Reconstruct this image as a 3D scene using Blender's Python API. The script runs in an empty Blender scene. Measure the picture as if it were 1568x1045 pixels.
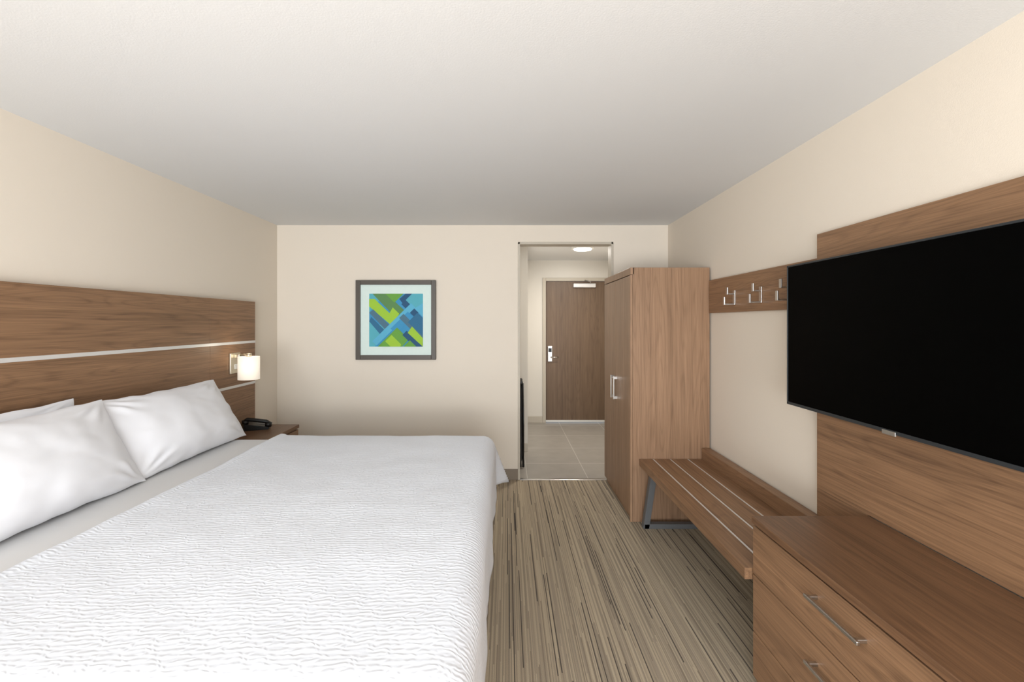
import bpy, bmesh, math, random
from mathutils import Vector, Matrix, noise
random.seed(4)
S=bpy.context.scene
def lin(c):
    return tuple(((v/255)/12.92 if v/255<=0.04045 else ((v/255+0.055)/1.055)**2.4) for v in c)+(1,)
# ---------------- materials ----------------
def newmat(name):
    m=bpy.data.materials.new(name); m.use_nodes=True
    nt=m.node_tree; b=nt.nodes['Principled BSDF']
    return m,nt,b
def N(nt,t,**k):
    n=nt.nodes.new(t)
    for a,v in k.items():
        if a.startswith('i_'): n.inputs[a[2:].replace('_',' ')].default_value=v
        else: setattr(n,a,v)
    return n
def L(nt,a,b): nt.links.new(a,b)
def M(nt,op,a,b=None,c=None,clamp=False):
    n=nt.nodes.new('ShaderNodeMath'); n.operation=op; n.use_clamp=clamp
    for i,x in enumerate((a,b,c)):
        if x is None: continue
        if isinstance(x,(int,float)): n.inputs[i].default_value=x
        else: nt.links.new(x,n.inputs[i])
    return n.outputs[0]
def mixc(nt,f,a,b,bt='MIX'):
    n=nt.nodes.new('ShaderNodeMix'); n.data_type='RGBA'; n.blend_type=bt
    for i,x in ((0,f),(6,a),(7,b)):
        if isinstance(x,(int,float)): n.inputs[i].default_value=x
        elif isinstance(x,tuple): n.inputs[i].default_value=x
        else: nt.links.new(x,n.inputs[i])
    return n.outputs[2]
def simple(name,rgb,rough=0.5,metal=0,spec=0.5,var=0.03,nscale=30,bump=0,bscale=200,emit=None,es=0):
    m,nt,b=newmat(name)
    tc=N(nt,'ShaderNodeTexCoord')
    n=N(nt,'ShaderNodeTexNoise',i_Scale=nscale,i_Detail=3.0); L(nt,tc.outputs['Object'],n.inputs['Vector'])
    c=lin(rgb); d=tuple(v*(1-var*2) for v in c[:3])+(1,)
    L(nt,mixc(nt,n.outputs['Fac'],c,d),b.inputs['Base Color'])
    b.inputs['Roughness'].default_value=rough; b.inputs['Metallic'].default_value=metal
    b.inputs['Specular IOR Level'].default_value=spec
    if bump:
        n2=N(nt,'ShaderNodeTexNoise',i_Scale=bscale,i_Detail=2.0); L(nt,tc.outputs['Object'],n2.inputs['Vector'])
        bp=N(nt,'ShaderNodeBump',i_Strength=bump,i_Distance=0.002); L(nt,n2.outputs['Fac'],bp.inputs['Height']); L(nt,bp.outputs[0],b.inputs['Normal'])
    if emit: b.inputs['Emission Color'].default_value=lin(emit); b.inputs['Emission Strength'].default_value=es
    return m
def wood(name,axis,light,dark,rough=0.42,seed=0):
    m,nt,b=newmat(name)
    tc=N(nt,'ShaderNodeTexCoord')
    def mp(cross,along):
        q=N(nt,'ShaderNodeMapping'); s=[cross]*3; s['XYZ'.index(axis)]=along
        q.inputs['Scale'].default_value=s; q.inputs['Location'].default_value=(seed*3.1,seed*1.7,seed*2.3)
        L(nt,tc.outputs['Object'],q.inputs['Vector']); return q.outputs[0]
    n1=N(nt,'ShaderNodeTexNoise',i_Scale=1.0,i_Detail=2.0,i_Distortion=0.25); L(nt,mp(5.0,0.42),n1.inputs['Vector'])
    n2=N(nt,'ShaderNodeTexNoise',i_Scale=1.0,i_Detail=4.0,i_Roughness=0.65); L(nt,mp(190,3.0),n2.inputs['Vector'])
    n3=N(nt,'ShaderNodeTexNoise',i_Scale=1.0,i_Detail=4.0); L(nt,mp(42,0.7),n3.inputs['Vector'])
    cont=M(nt,'SINE',M(nt,'MULTIPLY',n1.outputs['Fac'],130.0))
    cont=M(nt,'MULTIPLY_ADD',cont,0.5,0.5)
    cont=M(nt,'POWER',cont,4.0)
    f=M(nt,'MULTIPLY_ADD',n3.outputs['Fac'],0.9,0.12)
    f=M(nt,'MULTIPLY_ADD',cont,-0.17,f)
    f=M(nt,'ADD',f,M(nt,'MULTIPLY_ADD',n1.outputs['Fac'],0.6,-0.3))
    f=M(nt,'ADD',f,M(nt,'MULTIPLY_ADD',n2.outputs['Fac'],1.3,-0.65),clamp=True)
    L(nt,mixc(nt,f,lin(dark),lin(light)),b.inputs['Base Color'])
    b.inputs['Roughness'].default_value=rough; b.inputs['Specular IOR Level'].default_value=0.35
    bp=N(nt,'ShaderNodeBump',i_Strength=0.12,i_Distance=0.001); L(nt,n2.outputs['Fac'],bp.inputs['Height']); L(nt,bp.outputs[0],b.inputs['Normal'])
    return m
WL=(162,126,95); WD=(103,77,57)
wY=wood('walnut_y','Y',WL,WD,seed=1); wZ=wood('walnut_z','Z',(172,138,110),(118,91,69),seed=2)
wYd=wood('walnut_top','Y',(132,98,71),(86,62,45),seed=4,rough=0.38)
wDoor=wood('door_wood','Z',(124,102,82),(88,70,56),seed=5)
chrome=simple('brushed_metal',(200,198,195),0.28,1.0)
alum=simple('aluminium_inlay',(225,225,225),0.4,0.3)
greym=simple('grey_steel',(108,110,112),0.45,0.3)
blk=simple('black_plastic',(14,14,15),0.4)
wallm=simple('wall_paint',(231,222,209),0.85,spec=0.2,var=0.01,nscale=2,bump=0.15,bscale=250)
ceilm=simple('ceiling_paint',(227,229,231),0.9,spec=0.1,var=0.01,nscale=2,bump=0.2,bscale=150)
hallm=simple('hall_paint',(226,222,214),0.85,spec=0.2,var=0.01,nscale=2)
basem=simple('baseboard_vinyl',(138,126,112),0.6)
casem=simple('door_casing',(196,188,174),0.5)
whitep=simple('white_paint',(235,235,232),0.5)
# carpet
def carpet():
    m,nt,b=newmat('striped_carpet'); tc=N(nt,'ShaderNodeTexCoord'); sp=N(nt,'ShaderNodeSeparateXYZ'); L(nt,tc.outputs['Object'],sp.inputs[0])
    x,y=sp.outputs[0],sp.outputs[1]
    wob=N(nt,'ShaderNodeTexNoise',i_Scale=1.3,i_Detail=1.0); L(nt,tc.outputs['Object'],wob.inputs['Vector'])
    def cells(w,ln,seed):
        xx=M(nt,'DIVIDE',M(nt,'ADD',x,M(nt,'MULTIPLY',wob.outputs['Fac'],0.006)),w); cx=M(nt,'FLOOR',xx)
        wn=N(nt,'ShaderNodeTexWhiteNoise',noise_dimensions='1D'); L(nt,M(nt,'ADD',cx,seed),wn.inputs['W'])
        cy=M(nt,'FLOOR',M(nt,'ADD',M(nt,'DIVIDE',y,ln),M(nt,'MULTIPLY',wn.outputs['Value'],7.0)))
        cb=N(nt,'ShaderNodeCombineXYZ'); L(nt,cx,cb.inputs[0]); L(nt,cy,cb.inputs[1]); cb.inputs[2].default_value=seed
        w2=N(nt,'ShaderNodeTexWhiteNoise',noise_dimensions='3D'); L(nt,cb.outputs[0],w2.inputs['Vector']); return w2.outputs['Value']
    a=cells(0.0045,0.9,3.3)
    r=N(nt,'ShaderNodeValToRGB'); L(nt,a,r.inputs[0]); cr=r.color_ramp; cr.interpolation='CONSTANT'
    cols=[(0,(156,144,127)),(0.2,(174,160,139)),(0.42,(187,172,149)),(0.65,(165,152,135)),(0.82,(194,179,155)),(0.94,(142,130,114))]
    cr.elements[0].color=lin(cols[0][1]); cr.elements[1].position=cols[1][0]; cr.elements[1].color=lin(cols[1][1])
    for p,c in cols[2:]:
        e=cr.elements.new(p); e.color=lin(c)
    d=cells(0.0050,0.8,9.1); dk=M(nt,'GREATER_THAN',d,0.938)
    col=mixc(nt,dk,r.outputs[0],lin((76,71,68)))
    n=N(nt,'ShaderNodeTexNoise',i_Scale=260.0,i_Detail=2.0); L(nt,tc.outputs['Object'],n.inputs['Vector'])
    col=mixc(nt,M(nt,'MULTIPLY',n.outputs['Fac'],0.4),col,lin((118,108,94)),'MIX')
    L(nt,col,b.inputs['Base Color']); b.inputs['Roughness'].default_value=0.97; b.inputs['Specular IOR Level'].default_value=0.05
    bp=N(nt,'ShaderNodeBump',i_Strength=0.5,i_Distance=0.003); L(nt,n.outputs['Fac'],bp.inputs['Height']); L(nt,bp.outputs[0],b.inputs['Normal'])
    return m
def tile():
    m,nt,b=newmat('grey_tile'); tc=N(nt,'ShaderNodeTexCoord'); sp=N(nt,'ShaderNodeSeparateXYZ'); L(nt,tc.outputs['Object'],sp.inputs[0])
    fx=M(nt,'FRACT',M(nt,'DIVIDE',M(nt,'ADD',sp.outputs[0],5.9-0.1),0.6)); fy=M(nt,'FRACT',M(nt,'DIVIDE',M(nt,'SUBTRACT',sp.outputs[1],4.37),0.61))
    g=M(nt,'MAXIMUM',M(nt,'LESS_THAN',fx,0.014),M(nt,'LESS_THAN',fy,0.02))
    n=N(nt,'ShaderNodeTexNoise',i_Scale=6.0,i_Detail=5.0); L(nt,tc.outputs['Object'],n.inputs['Vector'])
    base=mixc(nt,n.outputs['Fac'],lin((150,145,138)),lin((172,167,160)))
    L(nt,mixc(nt,g,base,lin((195,192,185))),b.inputs['Base Color']); b.inputs['Roughness'].default_value=0.4
    return m
def fabric(name,rgb,kind):
    m,nt,b=newmat(name); tc=N(nt,'ShaderNodeTexCoord')
    b.inputs['Base Color'].default_value=lin(rgb); b.inputs['Roughness'].default_value=0.9; b.inputs['Specular IOR Level'].default_value=0.15
    b.inputs['Sheen Weight'].default_value=0.05
    if kind=='matelasse':
        sp=N(nt,'ShaderNodeSeparateXYZ'); L(nt,tc.outputs['UV'],sp.inputs[0])
        mp=N(nt,'ShaderNodeMapping'); mp.inputs['Scale'].default_value=(20,24,1); L(nt,tc.outputs['UV'],mp.inputs['Vector'])
        n=N(nt,'ShaderNodeTexNoise',i_Scale=1.0,i_Detail=1.5); L(nt,mp.outputs[0],n.inputs['Vector'])
        K=2*math.pi/0.017
        row=M(nt,'SINE',M(nt,'ADD',M(nt,'MULTIPLY',sp.outputs[1],K),M(nt,'MULTIPLY',n.outputs['Fac'],13.0)))
        row=M(nt,'MULTIPLY_ADD',row,0.5,0.5)
        colw=M(nt,'SINE',M(nt,'ADD',M(nt,'MULTIPLY',sp.outputs[0],K/2.2),M(nt,'MULTIPLY',n.outputs['Fac'],28.0)))
        colw=M(nt,'MULTIPLY_ADD',colw,0.4,0.6)
        w=M(nt,'MULTIPLY',row,colw)
        bp=N(nt,'ShaderNodeBump',i_Strength=0.5,i_Distance=0.003); L(nt,w,bp.inputs['Height']); L(nt,bp.outputs[0],b.inputs['Normal'])
    else:
        n=N(nt,'ShaderNodeTexNoise',i_Scale=5.0,i_Detail=2.0,i_Distortion=0.3); L(nt,tc.outputs['Object'],n.inputs['Vector'])
        bp=N(nt,'ShaderNodeBump',i_Strength=0.06,i_Distance=0.015); L(nt,n.outputs['Fac'],bp.inputs['Height']); L(nt,bp.outputs[0],b.inputs['Normal'])
    return m
cov=fabric('matelasse_cotton',(228,233,242),'matelasse'); lin_w=fabric('pillow_cotton',(235,237,243),'plain'); sheetm=fabric('sheet_cotton',(216,216,217),'plain')
# ---------------- builder ----------------
class B:
    def __init__(s,name): s.name=name; s.bm=bmesh.new(); s.mats=[]
    def mi(s,m):
        if m not in s.mats: s.mats.append(m)
        return s.mats.index(m)
    def merge(s,t,m,smooth=False):
        i=s.mi(m)
        for f in t.faces: f.material_index=i; f.smooth=smooth
        me=bpy.data.meshes.new('t'); t.to_mesh(me); t.free(); s.bm.from_mesh(me); bpy.data.meshes.remove(me)
    def box(s,a,b,m,bev=0.0,seg=2,mat=None):
        t=bmesh.new(); bmesh.ops.create_cube(t,size=1)
        a,b=Vector(a),Vector(b); c=(a+b)/2; d=b-a
        for v in t.verts: v.co=Vector((v.co.x*d.x,v.co.y*d.y,v.co.z*d.z))+c
        if bev: bmesh.ops.bevel(t,geom=t.edges[:],offset=bev,segments=seg,affect='EDGES',profile=0.5)
        if mat is not None: bmesh.ops.transform(t,matrix=mat,verts=t.verts)
        s.merge(t,m)
    def cyl(s,p,q,r,m,seg=24,r2=None,caps=True):
        p,q=Vector(p),Vector(q); d=q-p
        t=bmesh.new(); bmesh.ops.create_cone(t,cap_ends=caps,segments=seg,radius1=r,radius2=r if r2 is None else r2,depth=d.length)
        mt=Matrix.Translation((p+q)/2)@d.to_track_quat('Z','Y').to_matrix().to_4x4()
        bmesh.ops.transform(t,matrix=mt,verts=t.verts)
        i=s.mi(m)
        for f in t.faces: f.material_index=i; f.smooth=len(f.verts)==4
        me=bpy.data.meshes.new('t'); t.to_mesh(me); t.free(); s.bm.from_mesh(me); bpy.data.meshes.remove(me)
    def tube(s,pts,r,m,seg=10):
        pts=[Vector(p) for p in pts]; t=bmesh.new(); rings=[]
        for i,p in enumerate(pts):
            d=(pts[min(i+1,len(pts)-1)]-pts[max(i-1,0)]).normalized()
            q=d.to_track_quat('Z','Y')
            rings.append([t.verts.new(p+q@Vector((r*math.cos(a*2*math.pi/seg),r*math.sin(a*2*math.pi/seg),0))) for a in range(seg)])
        for i in range(len(rings)-1):
            for a in range(seg): t.faces.new((rings[i][a],rings[i][(a+1)%seg],rings[i+1][(a+1)%seg],rings[i+1][a]))
        t.faces.new(rings[0][::-1]); t.faces.new(rings[-1]); s.merge(t,m,True)
    def prism(s,poly,dirv,m,bev=0):
        t=bmesh.new(); vs=[t.verts.new(Vector(p)) for p in poly]; f=t.faces.new(vs)
        r=bmesh.ops.extrude_face_region(t,geom=[f]); bmesh.ops.translate(t,vec=Vector(dirv),verts=[g for g in r['geom'] if isinstance(g,bmesh.types.BMVert)])
        bmesh.ops.recalc_face_normals(t,faces=t.faces)
        if bev: bmesh.ops.bevel(t,geom=t.edges[:],offset=bev,segments=2,affect='EDGES')
        s.merge(t,m)
    def done(s,origin=None):
        me=bpy.data.meshes.new(s.name); 
        vs=[v.co for v in s.bm.verts]
        lo=Vector([min(v[i] for v in vs) for i in range(3)]); hi=Vector([max(v[i] for v in vs) for i in range(3)])
        o=Vector(((lo.x+hi.x)/2,(lo.y+hi.y)/2,lo.z)) if origin is None else Vector(origin)
        bmesh.ops.translate(s.bm,vec=-o,verts=s.bm.verts)
        s.bm.to_mesh(me); s.bm.free()
        for m in s.mats: me.materials.append(m)
        ob=bpy.data.objects.new(s.name,me); ob.location=o; S.collection.objects.link(ob)
        return ob
O=(0,0,0)
XL,XR,YB,YF,H=-2.256,1.583,4.47,-2.8,2.5
# ---------------- room ----------------
b=B('floor'); b.box((XL-.1,YF-.1,-.1),(XR+.1,YB,0),carpet()); b.done(O)
b=B('floor_hall'); b.box((0,YB,-.1),(XR+.1,7.1,0),tile()); b.done(O)
b=B('ceiling'); b.box((XL-.1,YF-.1,H),(XR+.1,YB+.12,H+.1),ceilm); b.done(O)
b=B('ceiling_hall'); b.box((0,YB+.12,H),(XR+.1,7.1,H+.1),ceilm); b.done(O)
b=B('wall_left'); b.box((XL-.1,YF-.1,0),(XL,YB+.12,H),wallm); b.done(O)
b=B('wall_right'); b.box((XR,YF-.1,0),(XR+.1,7.1,H),wallm); b.done(O)
OX0,OX1,OZ=.109,1.045,2.333
b=B('wall_back'); b.box((XL,YB,0),(OX0,YB+.12,H),wallm); b.box((OX1,YB,0),(XR,YB+.12,H),wallm); b.box((OX0,YB,OZ),(OX1,YB+.12,H),wallm); b.done(O)
b=B('wall_hall_left'); b.box((0.0,YB+.12,0),(OX0,5.44,H),hallm); b.box((0.0,5.44,0),(.25,7.0,H),hallm); b.done(O)
YD=7.0; DX0,DX1,DZ=.60,1.52,2.18
b=B('wall_hall_end'); b.box((.25,YD,0),(DX0-.0,YD+.1,H),hallm); b.box((DX1,YD,0),(XR,YD+.1,H),hallm); b.box((DX0,YD,DZ),(DX1,YD+.1,H),hallm); b.done(O)
# window wall
b=B('wall_front'); wx0,wx1,wz0,wz1=-1.9,1.3,.35,2.35
b.box((XL,YF-.1,0),(wx0,YF,H),wallm); b.box((wx1,YF-.1,0),(XR,YF,H),wallm); b.box((wx0,YF-.1,0),(wx1,YF,wz0),wallm); b.box((wx0,YF-.1,wz1),(wx1,YF,H),wallm); b.done(O)
b=B('window_1')
for x in (wx0,(wx0+wx1)/2-.025,wx1-.05): b.box((x,YF-.08,wz0),(x+.05,YF-.03,wz1),whitep)
for z in (wz0,wz1-.05): b.box((wx0,YF-.08,z),(wx1,YF-.03,z+.05),whitep)
b.done()
# trims
b=B('baseboard_back'); b.box((XL,YB-.012,0),(OX0-.0,YB,.105),basem,.003); b.done()
b=B('baseboard_left'); b.box((XL,YF,0),(XL+.012,YB-.012,.105),basem,.003); b.done()
b=B('baseboard_right'); b.box((XR-.012,YF,0),(XR,YB-.012,.105),basem,.003); b.done()
b=B('baseboard_hall'); b.box((.25,YD-.012,0),(DX0-.05,YD,.1),casem,.003); b.box((OX0,5.428,0),(.25,5.44,.1),casem,.003); b.done()
b=B('trim_1')
b.box((OX0,YB-.012,0),(OX0+.022,YB+.132,OZ),casem,.003); b.box((OX1-.022,YB-.012,0),(OX1,YB+.132,OZ),casem,.003); b.box((OX0,YB-.012,OZ-.022),(OX1,YB+.132,OZ),casem,.003); b.done()
b=B('trim_2'); b.box((OX0+.022,YB-.02,0),(OX1-.022,YB+.015,.006),chrome,.002); b.done()
b=B('trim_3')
b.box((DX0-.05,YD-.02,0),(DX0,YD+.06,DZ+.05),casem,.004); b.box((DX1,YD-.02,0),(DX1+.05,YD+.06,DZ+.05),casem,.004); b.box((DX0,YD-.02,DZ),(DX1,YD+.06,DZ+.05),casem,.004); b.done()
# entry door
b=B('door_1')
b.box((DX0+.005,YD+.01,.03),(DX1-.005,YD+.055,DZ-.004),wDoor,.002)
b.box((DX0+.005,YD+.0,.012),(DX1-.005,YD+.012,.04),whitep,.001)  # white strip stands in for the light showing under the door
b.box((DX0+.03,YD-.012,.94),(DX0+.10,YD+.012,1.18),chrome,.006)
b.cyl((DX0+.075,YD-.01,1.01),(DX0+.075,YD-.06,1.01),.012,chrome)
b.cyl((DX0+.07,YD-.06,1.01),(DX0+.19,YD-.055,1.01),.009,chrome)
b.box((DX0+.04,YD-.018,1.09),(DX0+.09,YD-.01,1.15),blk,.003)
b.box((1.02,YD-.05,2.08),(1.36,YD+.01,2.14),alum,.006)
b.tube([(1.28,YD-.03,2.14),(1.26,YD-.16,2.16),(1.2,YD-.03,2.19)],.009,chrome)
b.done()
# ceiling disc light in hall
b=B('ceiling_light'); glow=simple('diffuser_glow',(255,250,240),.5,emit=(255,248,235),es=4)
b.cyl((.95,5.7,H),(.95,5.7,H-.035),.14,whitep,48); b.cyl((.95,5.7,H-.035),(.95,5.7,H-.05),.115,glow,48,r2=.105); b.done()
# folded luggage rack
b=B('folded_luggage_rack')
for dx in (0,.032):
    for y in (4.82,5.18):
        b.tube([(.133+.01+dx,y,.0+.011),(.133+.01+dx,y,.45),(.135+.01+dx*.7,y,.90)],.011,blk)
    for z in (.07,.88): b.tube([(.143+dx*(1 if z<.5 else .7),4.82,z),(.143+dx*(1 if z<.5 else .7),5.18,z)],.011,blk)
for y in (4.88,5.0,5.12): b.box((.138,y-.025,.5),(.172,y+.025,.915),blk,.006)
b.box((.136,4.815,.08),(.16,5.185,.86),blk,.004)
b.done()
# ---------------- artwork ----------------
b=B('framed_artwork')
AY=YB-.003
fx0,fx1,fz0,fz1=-1.474,-.692,1.18,1.958; fr=simple('art_frame',(82,76,70),.45); matb=simple('art_mat',(224,242,238),.8)
w=.045
b.box((fx0,AY-.035,fz0),(fx0+w,AY,fz1),fr,.004);b.box((fx1-w,AY-.035,fz0),(fx1,AY,fz1),fr,.004)
b.box((fx0+w,AY-.035,fz0),(fx1-w,AY,fz0+w),fr,.004);b.box((fx0+w,AY-.035,fz1-w),(fx1-w,AY,fz1),fr,.004)
b.box((fx0+w,AY-.015,fz0+w),(fx1-w,AY,fz1-w),matb)
ax0,ax1,az0,az1=-1.345,-.82,1.308,1.826
def clip(poly):
    for (i,v,sg) in ((0,0,1),(0,1,-1),(1,0,1),(1,1,-1)):
        out=[]
        for k in range(len(poly)):
            p,q=poly[k],poly[(k+1)%len(poly)]
            dp,dq=(p[i]-v)*sg,(q[i]-v)*sg
            if dp>=0: out.append(p)
            if dp*dq<0:
                t=dp/(dp-dq); out.append((p[0]+(q[0]-p[0])*t,p[1]+(q[1]-p[1])*t))
        poly=out
        if not poly: return poly
    return poly
cols={'teal':(88,178,196),'blue':(60,150,200),'navy':(32,84,124),'mid':(78,118,140),'lime':(160,205,60),'green':(104,165,66),'dgreen':(92,140,84),'sky':(92,180,215),'deep':(44,110,150)}
am={k:simple('art_'+k,v,.7) for k,v in cols.items()}
polys=[('blue',[(0,0),(1,0),(1,1),(0,1)]),
('teal',[(0,0),(.3,0),(0,.35)]),
('teal',[(0,.5),(.28,.62),(.30,.8),(.1,1),(0,1)]),
('dgreen',[(.06,0),(.32,0),(.66,.32),(.52,.48)]),
('green',[(.30,0),(.64,0),(.47,.17)]),
('navy',[(.56,.10),(.68,.0),(.80,.0),(.62,.18)]),
('teal',[(.68,.12),(.80,0),(1,0),(1,.20),(.84,.28)]),
('navy',[(.60,.20),(.68,.12),(.92,.36),(.84,.44)]),
('sky',[(.84,.28),(1,.18),(1,.44),(.93,.37)]),
('lime',[(0,.10),(.10,.10),(.54,.52),(.46,.64),(.0,.24)]),
('lime',[(.44,.26),(.56,.38),(.46,.56),(.34,.44)]),
('mid',[(0,.36),(.08,.30),(.44,.66),(.36,.74)]),
('deep',[(0,.52),(.04,.44),(.30,.70),(.20,.76)]),
('sky',[(.06,.90),(.78,.18),(.86,.26),(.14,.98)]),
('blue',[(.40,.66),(.72,.34),(.82,.44),(.50,.76)]),
('mid',[(.56,.46),(.64,.38),(1,.74),(1,.88),(.98,.88)]),
('deep',[(.72,.54),(.90,.36),(1,.46),(1,.80)]),
('green',[(.16,1),(.52,.64),(.74,.86),(.62,1)]),
('lime',[(.30,.90),(.42,.78),(.60,.96),(.58,1),(.40,1)]),
('navy',[(.62,.78),(.70,.70),(1,1),(.84,1)]),
('lime',[(.72,.74),(.80,.62),(1,.84),(1,1)]),
('green',[(.64,1),(.76,.88),(.88,1)]),
]
for k,(c,p) in enumerate(polys):
    q=clip(p)
    if len(q)<3: continue
    y=AY-.0165-k*.0004
    b.prism([(ax0+(ax1-ax0)*u,y,az1-(az1-az0)*v) for u,v in q],(0,.0006,0),am[c])
b.done()
# ---------------- headboard ----------------
b=B('headboard')
hx=-2.2
ys=[.62,3.375,3.98]
for i in range(2):
    y0,y1=ys[i]+.0015,ys[i+1]-.0015
    for z0,z1 in ((.25,1.015),(1.035,1.368),(1.388,1.725)):
        b.box((XL+.001,y0,z0),(hx,y1,z1),wY,.0015)
for z in (1.025,1.378): b.box((XL+.001,ys[0],z-.0102),(hx+.002,ys[2],z+.0102),alum)
b.done()
# ---------------- sconce ----------------
b=B('wall_sconce')
shade=simple('lamp_shade',(250,240,225),.6,emit=(255,243,224),es=.5)
brass=simple('nickel_plate',(205,195,175),.3,.8)
b.box((hx,3.60,1.135),(hx+.018,3.73,1.30),brass,.004)
b.box((hx+.018,3.64,1.26),(hx+.06,3.69,1.29),brass,.003)
b.tube([(hx+.05,3.665,1.275),(hx+.10,3.64,1.29),(hx+.16,3.60,1.285)],.008,brass)
b.cyl((hx+.16,3.60,1.30),(hx+.16,3.60,1.27),.02,brass)
b.cyl((hx+.16,3.60,1.095),(hx+.16,3.60,1.275),.078,shade,48)
b.box((hx+.018,3.645,1.17),(hx+.024,3.685,1.21),whitep,.002)
b.done()
# ---------------- nightstand ----------------
b=B('nightstand')
nx0,nx1,ny0,ny1=hx+.003,-1.80,3.42,3.95
b.box((nx0,ny0,.63),(nx1,ny1,.66),wYd,.003)
b.box((nx0+.01,ny0+.01,.08),(nx1-.02,ny1-.01,.63),wY,.003)
for z0,z1 in ((.1,.35),(.36,.62)):
    b.box((nx1-.02,ny0+.015,z0),(nx1-.002,ny1-.015,z1),wY,.002)
    b.cyl((nx1+.02,3.60,(z0+z1)/2+.05),(nx1+.02,3.77,(z0+z1)/2+.05),.006,chrome)
    for y in (3.61,3.76): b.cyl((nx1-.004,y,(z0+z1)/2+.05),(nx1+.02,y,(z0+z1)/2+.05),.005,chrome)
for x in (nx0+.04,nx1-.06):
    for y in (ny0+.04,ny1-.04): b.box((x-.02,y-.02,0),(x+.02,y+.02,.08),blk)
b.done()
b=B('telephone')
R=Matrix.Translation((-2.08,3.80,.66))@Matrix.Rotation(.35,4,'Z')
t=[(-.09,-.08,0),(.09,-.08,0),(.09,-.08,.02),(-.09,-.08,.055)]
b.prism([R@Vector(p) for p in t],R.to_3x3()@Vector((0,.16,0)),blk,.004)
b.tube([R@Vector(p) for p in ((-.09,-.045,.07),(-.07,-.045,.088),(.07,-.045,.062),(.1,-.045,.04))],.016,blk,12)
b.cyl(R@Vector((-.085,-.045,.052)),R@Vector((-.082,-.045,.08)),.026,blk); b.cyl(R@Vector((.085,-.045,.02)),R@Vector((.088,-.045,.052)),.026,blk)
b.box((-.02,.0,.03),(.07,.06,.04),greym,.002,mat=R@Matrix.Rotation(.18,4,'Y'))
b.done()
# ---------------- bed ----------------
ZT=.77
NY=1.02
b=B('king_bed')
b.box((-2.19,NY-.02,.42),(-.115,3.12,.752),sheetm,.05,4)
b.box((-2.19,NY-.02,.03),(-.12,3.12,.43),lin_w,.015,2)
b.box((-2.1,1.2,0),(-.25,3.0,.05),blk)
t=bmesh.new(); n=60
P=[(-2.15,NY-.035),(-.105,NY-.035),(-.105,3.135),(-2.15,3.135)]
pts=[]
for i in range(3):
    a,c=Vector(P[i]),Vector(P[i+1])
    for k in range(n): pts.append(a.lerp(c,k/n))
rows=[]
for z in (.02,.2,.42):
    rows.append([t.verts.new((p.x+.005*math.sin(i*.9)*(1-z),p.y+.005*math.sin(i*.7)*(1-z),z)) for i,p in enumerate(pts)])
for r in range(2):
    for i in range(len(pts)-1): t.faces.new((rows[r][i],rows[r][i+1],rows[r+1][i+1],rows[r+1][i]))
b.merge(t,lin_w,True)
bed=b.done()
# coverlet
def coverlet():
    r=.09; ix1=-.165; iy0,iy1=NY,3.10; x0=-1.56; drop=.40
    me=bpy.data.meshes.new('coverlet'); t=bmesh.new(); uvl=t.loops.layers.uv.new('UVMap')
    st=.018; U=[];u=x0
    while u<ix1+drop: U.append(u);u+=st
    V=[];v=iy0-drop
    while v<iy1+drop: V.append(v);v+=st
    G=[]
    for u in U:
        row=[]
        for v in V:
            cx=min(u,ix1); cy=max(iy0,min(iy1,v)); dx,dy=u-cx,v-cy
            Ld=math.hypot(dx,dy)
            if Ld>1e-6:
                nx,ny=dx/Ld,dy/Ld
                m=max(abs(dx),abs(dy)); corner=min(abs(nx),abs(ny))*1.414
                Le=m*(1+.06*corner)
                if Le<r*math.pi/2: off=r*math.sin(Le/r); dz=r*(1-math.cos(Le/r))
                else: off=r+.02*(Le-r*math.pi/2); dz=r+(Le-r*math.pi/2)
                hang=max(0,dz-.03)/.3
                per=(cx*1.0+cy*1.0)+math.atan2(ny,nx)*.1
                off+=hang*(.006*math.sin(per*9+3)+.003*math.sin(per*23+1.3))
                off+=(corner**4)*hang*.15
                x,y,z=cx+nx*off,cy+ny*off,ZT-dz
            else: x,y,z=u,v,ZT
            z+= .008*noise.noise(Vector((u*2.2,v*2.2,0)))+.003*noise.noise(Vector((u*7,v*7,2)))
            if u<x0+.05: z+=.010*math.sin(max(0,min(1,(u-x0)/.05))*math.pi)
            row.append((t.verts.new((x,y,z)),u,v))
        G.append(row)
    for i in range(len(U)-1):
        for j in range(len(V)-1):
            q=[G[i][j],G[i+1][j],G[i+1][j+1],G[i][j+1]]
            f=t.faces.new([a[0] for a in q]); f.smooth=True
            for l,a in zip(f.loops,q): l[uvl].uv=(a[1],a[2])
    t.to_mesh(me); t.free(); me.materials.append(cov)
    ob=bpy.data.objects.new('coverlet',me); S.collection.objects.link(ob)
    so=ob.modifiers.new('s','SOLIDIFY'); so.thickness=.012; so.offset=-1
    ob.parent=bed; ob.matrix_parent_inverse=Matrix.Translation(-bed.location)
    return ob
coverlet()
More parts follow.
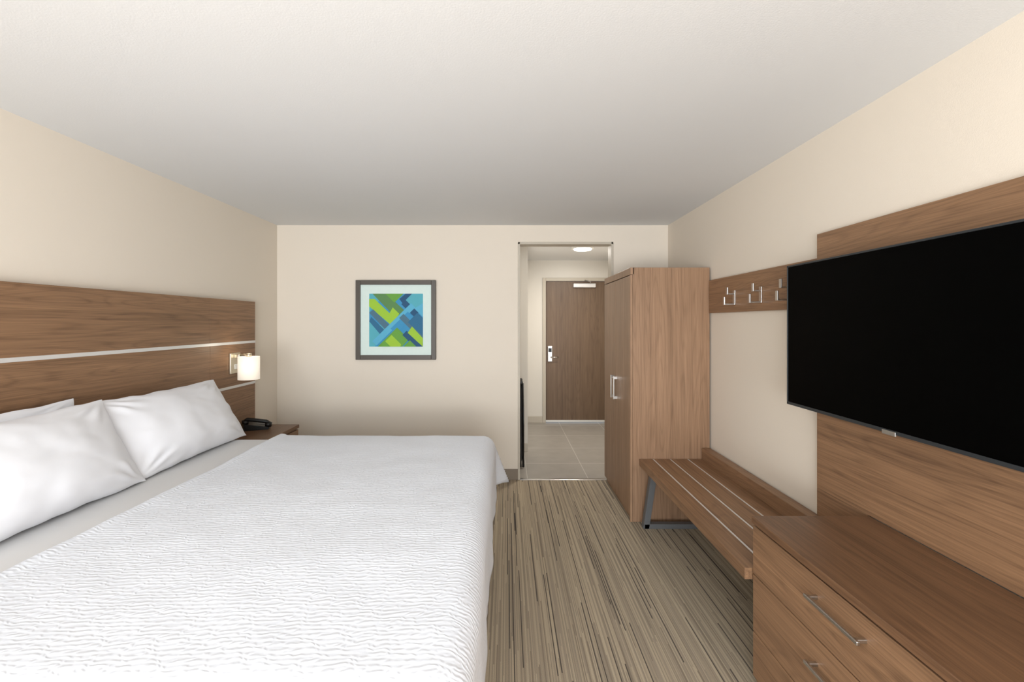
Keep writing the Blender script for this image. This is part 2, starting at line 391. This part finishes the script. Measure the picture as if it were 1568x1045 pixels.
def pillow(name,yc,xb,xt,zb,hgt,wid,thick,seed,roll=0):
    n=64; t=bmesh.new()
    a,h=wid/2,hgt/2
    bot=Vector((xb,yc,zb)); up=Vector((xt-xb,0,0)); 
    vz=math.sqrt(max(.01,hgt**2-up.x**2)); up=Vector((up.x,0,vz)).normalized()
    side=Vector((0,1,0)); nrm=side.cross(up).normalized()
    if nrm.x<0: nrm=-nrm
    c=bot+up*h
    def P(u,v,sg):
        pu=a*u*(1-.05*(1-v*v)); pv=h*v*(1-.06*(1-u*u))
        th=thick/2*((1-abs(u)**2.6)**.66)*((1-abs(v)**2.4)**.62)
        th*=1-.22*v
        w=noise.noise(Vector((u*2.4+seed,v*1.8,seed)))*.009+noise.noise(Vector((u*6+seed,v*5,seed+5)))*.003
        edge=min(1,(1-abs(u))*4)*min(1,(1-abs(v))*4)
        rr=math.hypot(1-abs(u),1-abs(v)); crease=.009*math.sin(13*math.atan2(1-abs(v),1-abs(u)+1e-5)+seed)*math.exp(-((rr-.34)/.2)**2)
        cr2=.0035*math.sin(v*15+seed*2+2*noise.noise(Vector((u*2,v*2,seed))))*math.exp(-((1-abs(u))/.35)**2)
        d=sg*(th+(w+crease+cr2)*edge)
        ww=.008*noise.noise(Vector((u*4,v*4,seed+9)))
        cs,sn=math.cos(roll),math.sin(roll)
        pu,pv=pu*cs-pv*sn,pu*sn+pv*cs
        return c+side*(pu+ww)+up*(pv+ww)+nrm*d
    def grid(sg):
        g=[]
        for i in range(n+1):
            for_=[]
            u=math.sin((i/n*2-1)*math.pi/2)
            for j in range(n+1):
                v=math.sin((j/n*2-1)*math.pi/2)
                for_.append(t.verts.new(P(u,v,sg)))
            g.append(for_)
        for i in range(n):
            for j in range(n):
                q=(g[i][j],g[i+1][j],g[i+1][j+1],g[i][j+1])
                t.faces.new(q if sg<0 else q[::-1])
    grid(1);grid(-1)
    bmesh.ops.remove_doubles(t,verts=t.verts,dist=.0006)
    bmesh.ops.recalc_face_normals(t,faces=t.faces)
    b=B(name); b.merge(t,lin_w,True); ob=b.done(); return ob
pillow('bed_pillow',2.69,-1.81,-2.04,.758,.455,.95,.21,1.3)
pillow('bed_pillow',1.78,-1.79,-2.01,.758,.46,.96,.22,7.1)
pillow('bed_pillow',2.70,-2.04,-2.12,.755,.34,.84,.09,3.3)
pillow('bed_pillow',1.755,-1.99,-2.11,.755,.435,.92,.12,5.5)
# ---------------- wardrobe ----------------
b=B('wardrobe')
wx=.955; y0,y1=3.52,4.45
b.box((wx+.02,y0,0),(XR-.014,y1,1.97),wZ,.002)
b.box((wx,y0,1.915),(wx+.03,y1,1.97),wZ,.002)
b.box((wx,y0,.0),(wx+.018,y0+.0175,1.913),wZ,.001)
ym=(y0+y1)/2
b.box((wx,y0+.0195,.05),(wx+.018,ym-.0015,1.908),wZ,.0015); b.box((wx,ym+.0015,.05),(wx+.018,y1-.003,1.908),wZ,.0015)
for y in (ym-.05,ym+.05):
    b.box((wx-.036,y-.008,.88),(wx-.026,y+.008,1.08),chrome,.002)
    for z in (.895,1.065): b.box((wx-.03,y-.008,z-.012),(wx+.001,y+.008,z+.012),chrome,.002)
b.done()
# ---------------- bench ----------------
b=B('bench')
bz=.49; bx0,bx1=1.022,1.505; by0,by1=1.955,3.515
slx=[1.13,1.262,1.398]
edges=[bx0]+slx+[bx1]
for i in range(4): b.box((edges[i]+(.006 if i else 0),by0,bz-.05),(edges[i+1]-(.006 if i<3 else 0),by1,bz),wY,.002)
for x in slx: b.box((x-.007,by0,bz-.045),(x+.007,by1,bz-.002),alum)
b.box((1.505,by0,bz-.06),(XR-.013,by1,bz+.085),wY,.003)
y=3.40; w=.045
b.prism([(1.02,y,0),(1.02+w,y,0),(1.085+w,y,bz-.05),(1.085,y,bz-.05)],(0,.05,0),greym,.002)
b.prism([(1.44,y,0),(1.44+w,y,0),(1.395+w,y,bz-.05),(1.395,y,bz-.05)],(0,.05,0),greym,.002)
b.box((1.03,y,0),(1.47,y+.05,.035),greym,.002); b.box((1.10,y,bz-.085),(1.42,y+.05,bz-.05),greym,.002)
b.box((1.22,by0,0),(1.265,by0+.05,bz-.05),greym,.002)
b.box((1.2,by0,bz-.085),(1.25,3.42,bz-.051),greym,.002)
b.done()
# ---------------- hook rail ----------------
b=B('coat_hook_rail')
b.box((XR-.022,2.285,1.616),(XR,3.515,1.868),wY,.002)
for y in (3.12,2.795,2.51):
    X=XR-.022
    b.box((X-.006,y-.014,1.665),(X,y+.014,1.765),chrome,.002)
    b.box((X-.05,y-.011,1.735),(X-.004,y+.011,1.745),chrome,.002); b.box((X-.055,y-.011,1.735),(X-.046,y+.011,1.785),chrome,.002)
    b.box((X-.07,y-.011,1.665),(X-.004,y+.011,1.675),chrome,.002); b.box((X-.075,y-.011,1.665),(X-.066,y+.011,1.72),chrome,.002)
b.done()
# ---------------- TV wall panel ----------------
b=B('tv_wall_panel'); b.box((XR-.03,0.0,.716),(XR,2.28,1.986),wY,.002); b.box((XR-.03,1.96,.58),(XR-.0125,2.28,.716),wY,.002); b.done()
# ---------------- dresser ----------------
b=B('dresser')
dx0,dx1=1.047,XR-.032; dy0,dy1=-.10,1.95; dz=.716
b.box((dx0,dy0,dz-.028),(dx1,dy1,dz),wYd,.003)
b.box((dx0+.02,dy0+.01,0.0),(dx1,dy1-.005,dz-.03),wY,.002)
cols_=[(dy1-.005,.93),(.927,-.09)]
for (ya,yb) in cols_:
    for z0,z1 in ((.475,.68),(.232,.470),(.04,.227)):
        b.box((dx0+.004,yb+.002,z0),(dx0+.022,ya-.002,z1),wY,.0015)
        yc=(ya+yb)/2; z=(z0+z1)/2+.035
        b.box((dx0-.034,yc-.12,z-.006),(dx0-.024,yc+.12,z+.006),chrome,.002)
        for y in (yc-.105,yc+.105): b.box((dx0-.03,y-.006,z-.006),(dx0+.006,y+.006,z+.006),chrome,.002)
b.done()
# ---------------- TV ----------------
b=B('wall_mounted_television')
scr=simple('tv_screen',(1,1,1),.5,spec=.03); bez=simple('tv_bezel',(52,56,60),.35,.4)
tx=1.427; ty0,ty1,tz0,tz1=1.085,2.32,1.130,1.832
b.box((tx+.004,ty0,tz0),(tx+.035,ty1,tz1),bez,.003)
e=.008
for q in (((tx,ty0,tz0),(tx+.006,ty0+e,tz1)),((tx,ty1-e,tz0),(tx+.006,ty1,tz1)),((tx,ty0,tz1-e),(tx+.006,ty1,tz1)),((tx,ty0,tz0),(tx+.006,ty1,tz0+.014))): b.box(q[0],q[1],bez,.001)
b.box((tx+.002,ty0+e,tz0+.014),(tx+.008,ty1-e,tz1-e),scr)
b.box((tx-.002,1.70-.03,tz0-.006),(tx+.004,1.70+.03,tz0+.01),chrome,.001)
b.box((tx+.03,1.25,1.2),(tx+.065,2.15,1.6),blk,.01); b.box((tx+.06,1.45,1.3),(XR-.028,1.95,1.6),blk,.004)
b.done()
# ---------------- lights ----------------
def area(name,loc,rot,sx,sy,en,col):
    l=bpy.data.lights.new(name,'AREA'); l.shape='RECTANGLE'; l.size=sx; l.size_y=sy; l.energy=en; l.color=col
    o=bpy.data.objects.new(name,l); o.location=loc; o.rotation_euler=rot; S.collection.objects.link(o); return o
area('window_daylight',((wx0+wx1)/2,YF-.12,(wz0+wz1)/2),(math.radians(90),0,0),3.1,1.9,170,(.85,.93,1))
# added warm fill light behind the camera, tipped toward the ceiling and far wall
area('bounce_fill',(-.3,-1.5,.9),(math.radians(180-40),0,0),2.8,1.2,102,(1,.92,.84))
area('hall_light',(.95,5.7,H-.06),(0,0,0),.2,.2,24,(1,.95,.88))
l=bpy.data.lights.new('sconce_bulb','POINT'); l.energy=.5; l.color=(1,.85,.65); l.shadow_soft_size=.04
o=bpy.data.objects.new('sconce_bulb',l); o.location=(hx+.16,3.60,1.31+.03); S.collection.objects.link(o)
w=bpy.data.worlds.new('World'); S.world=w; w.use_nodes=True
bg=w.node_tree.nodes['Background']; bg.inputs[0].default_value=(.75,.87,1,1); bg.inputs[1].default_value=1.0
# ---------------- camera ----------------
c=bpy.data.cameras.new('camera'); c.lens=16; c.sensor_width=36; c.shift_x=.0051; c.shift_y=-.0182; c.clip_start=.02
o=bpy.data.objects.new('camera',c); o.location=(0,0,1.545); o.rotation_euler=(math.radians(90),0,0); S.collection.objects.link(o); S.camera=o
S.view_settings.view_transform='Standard'
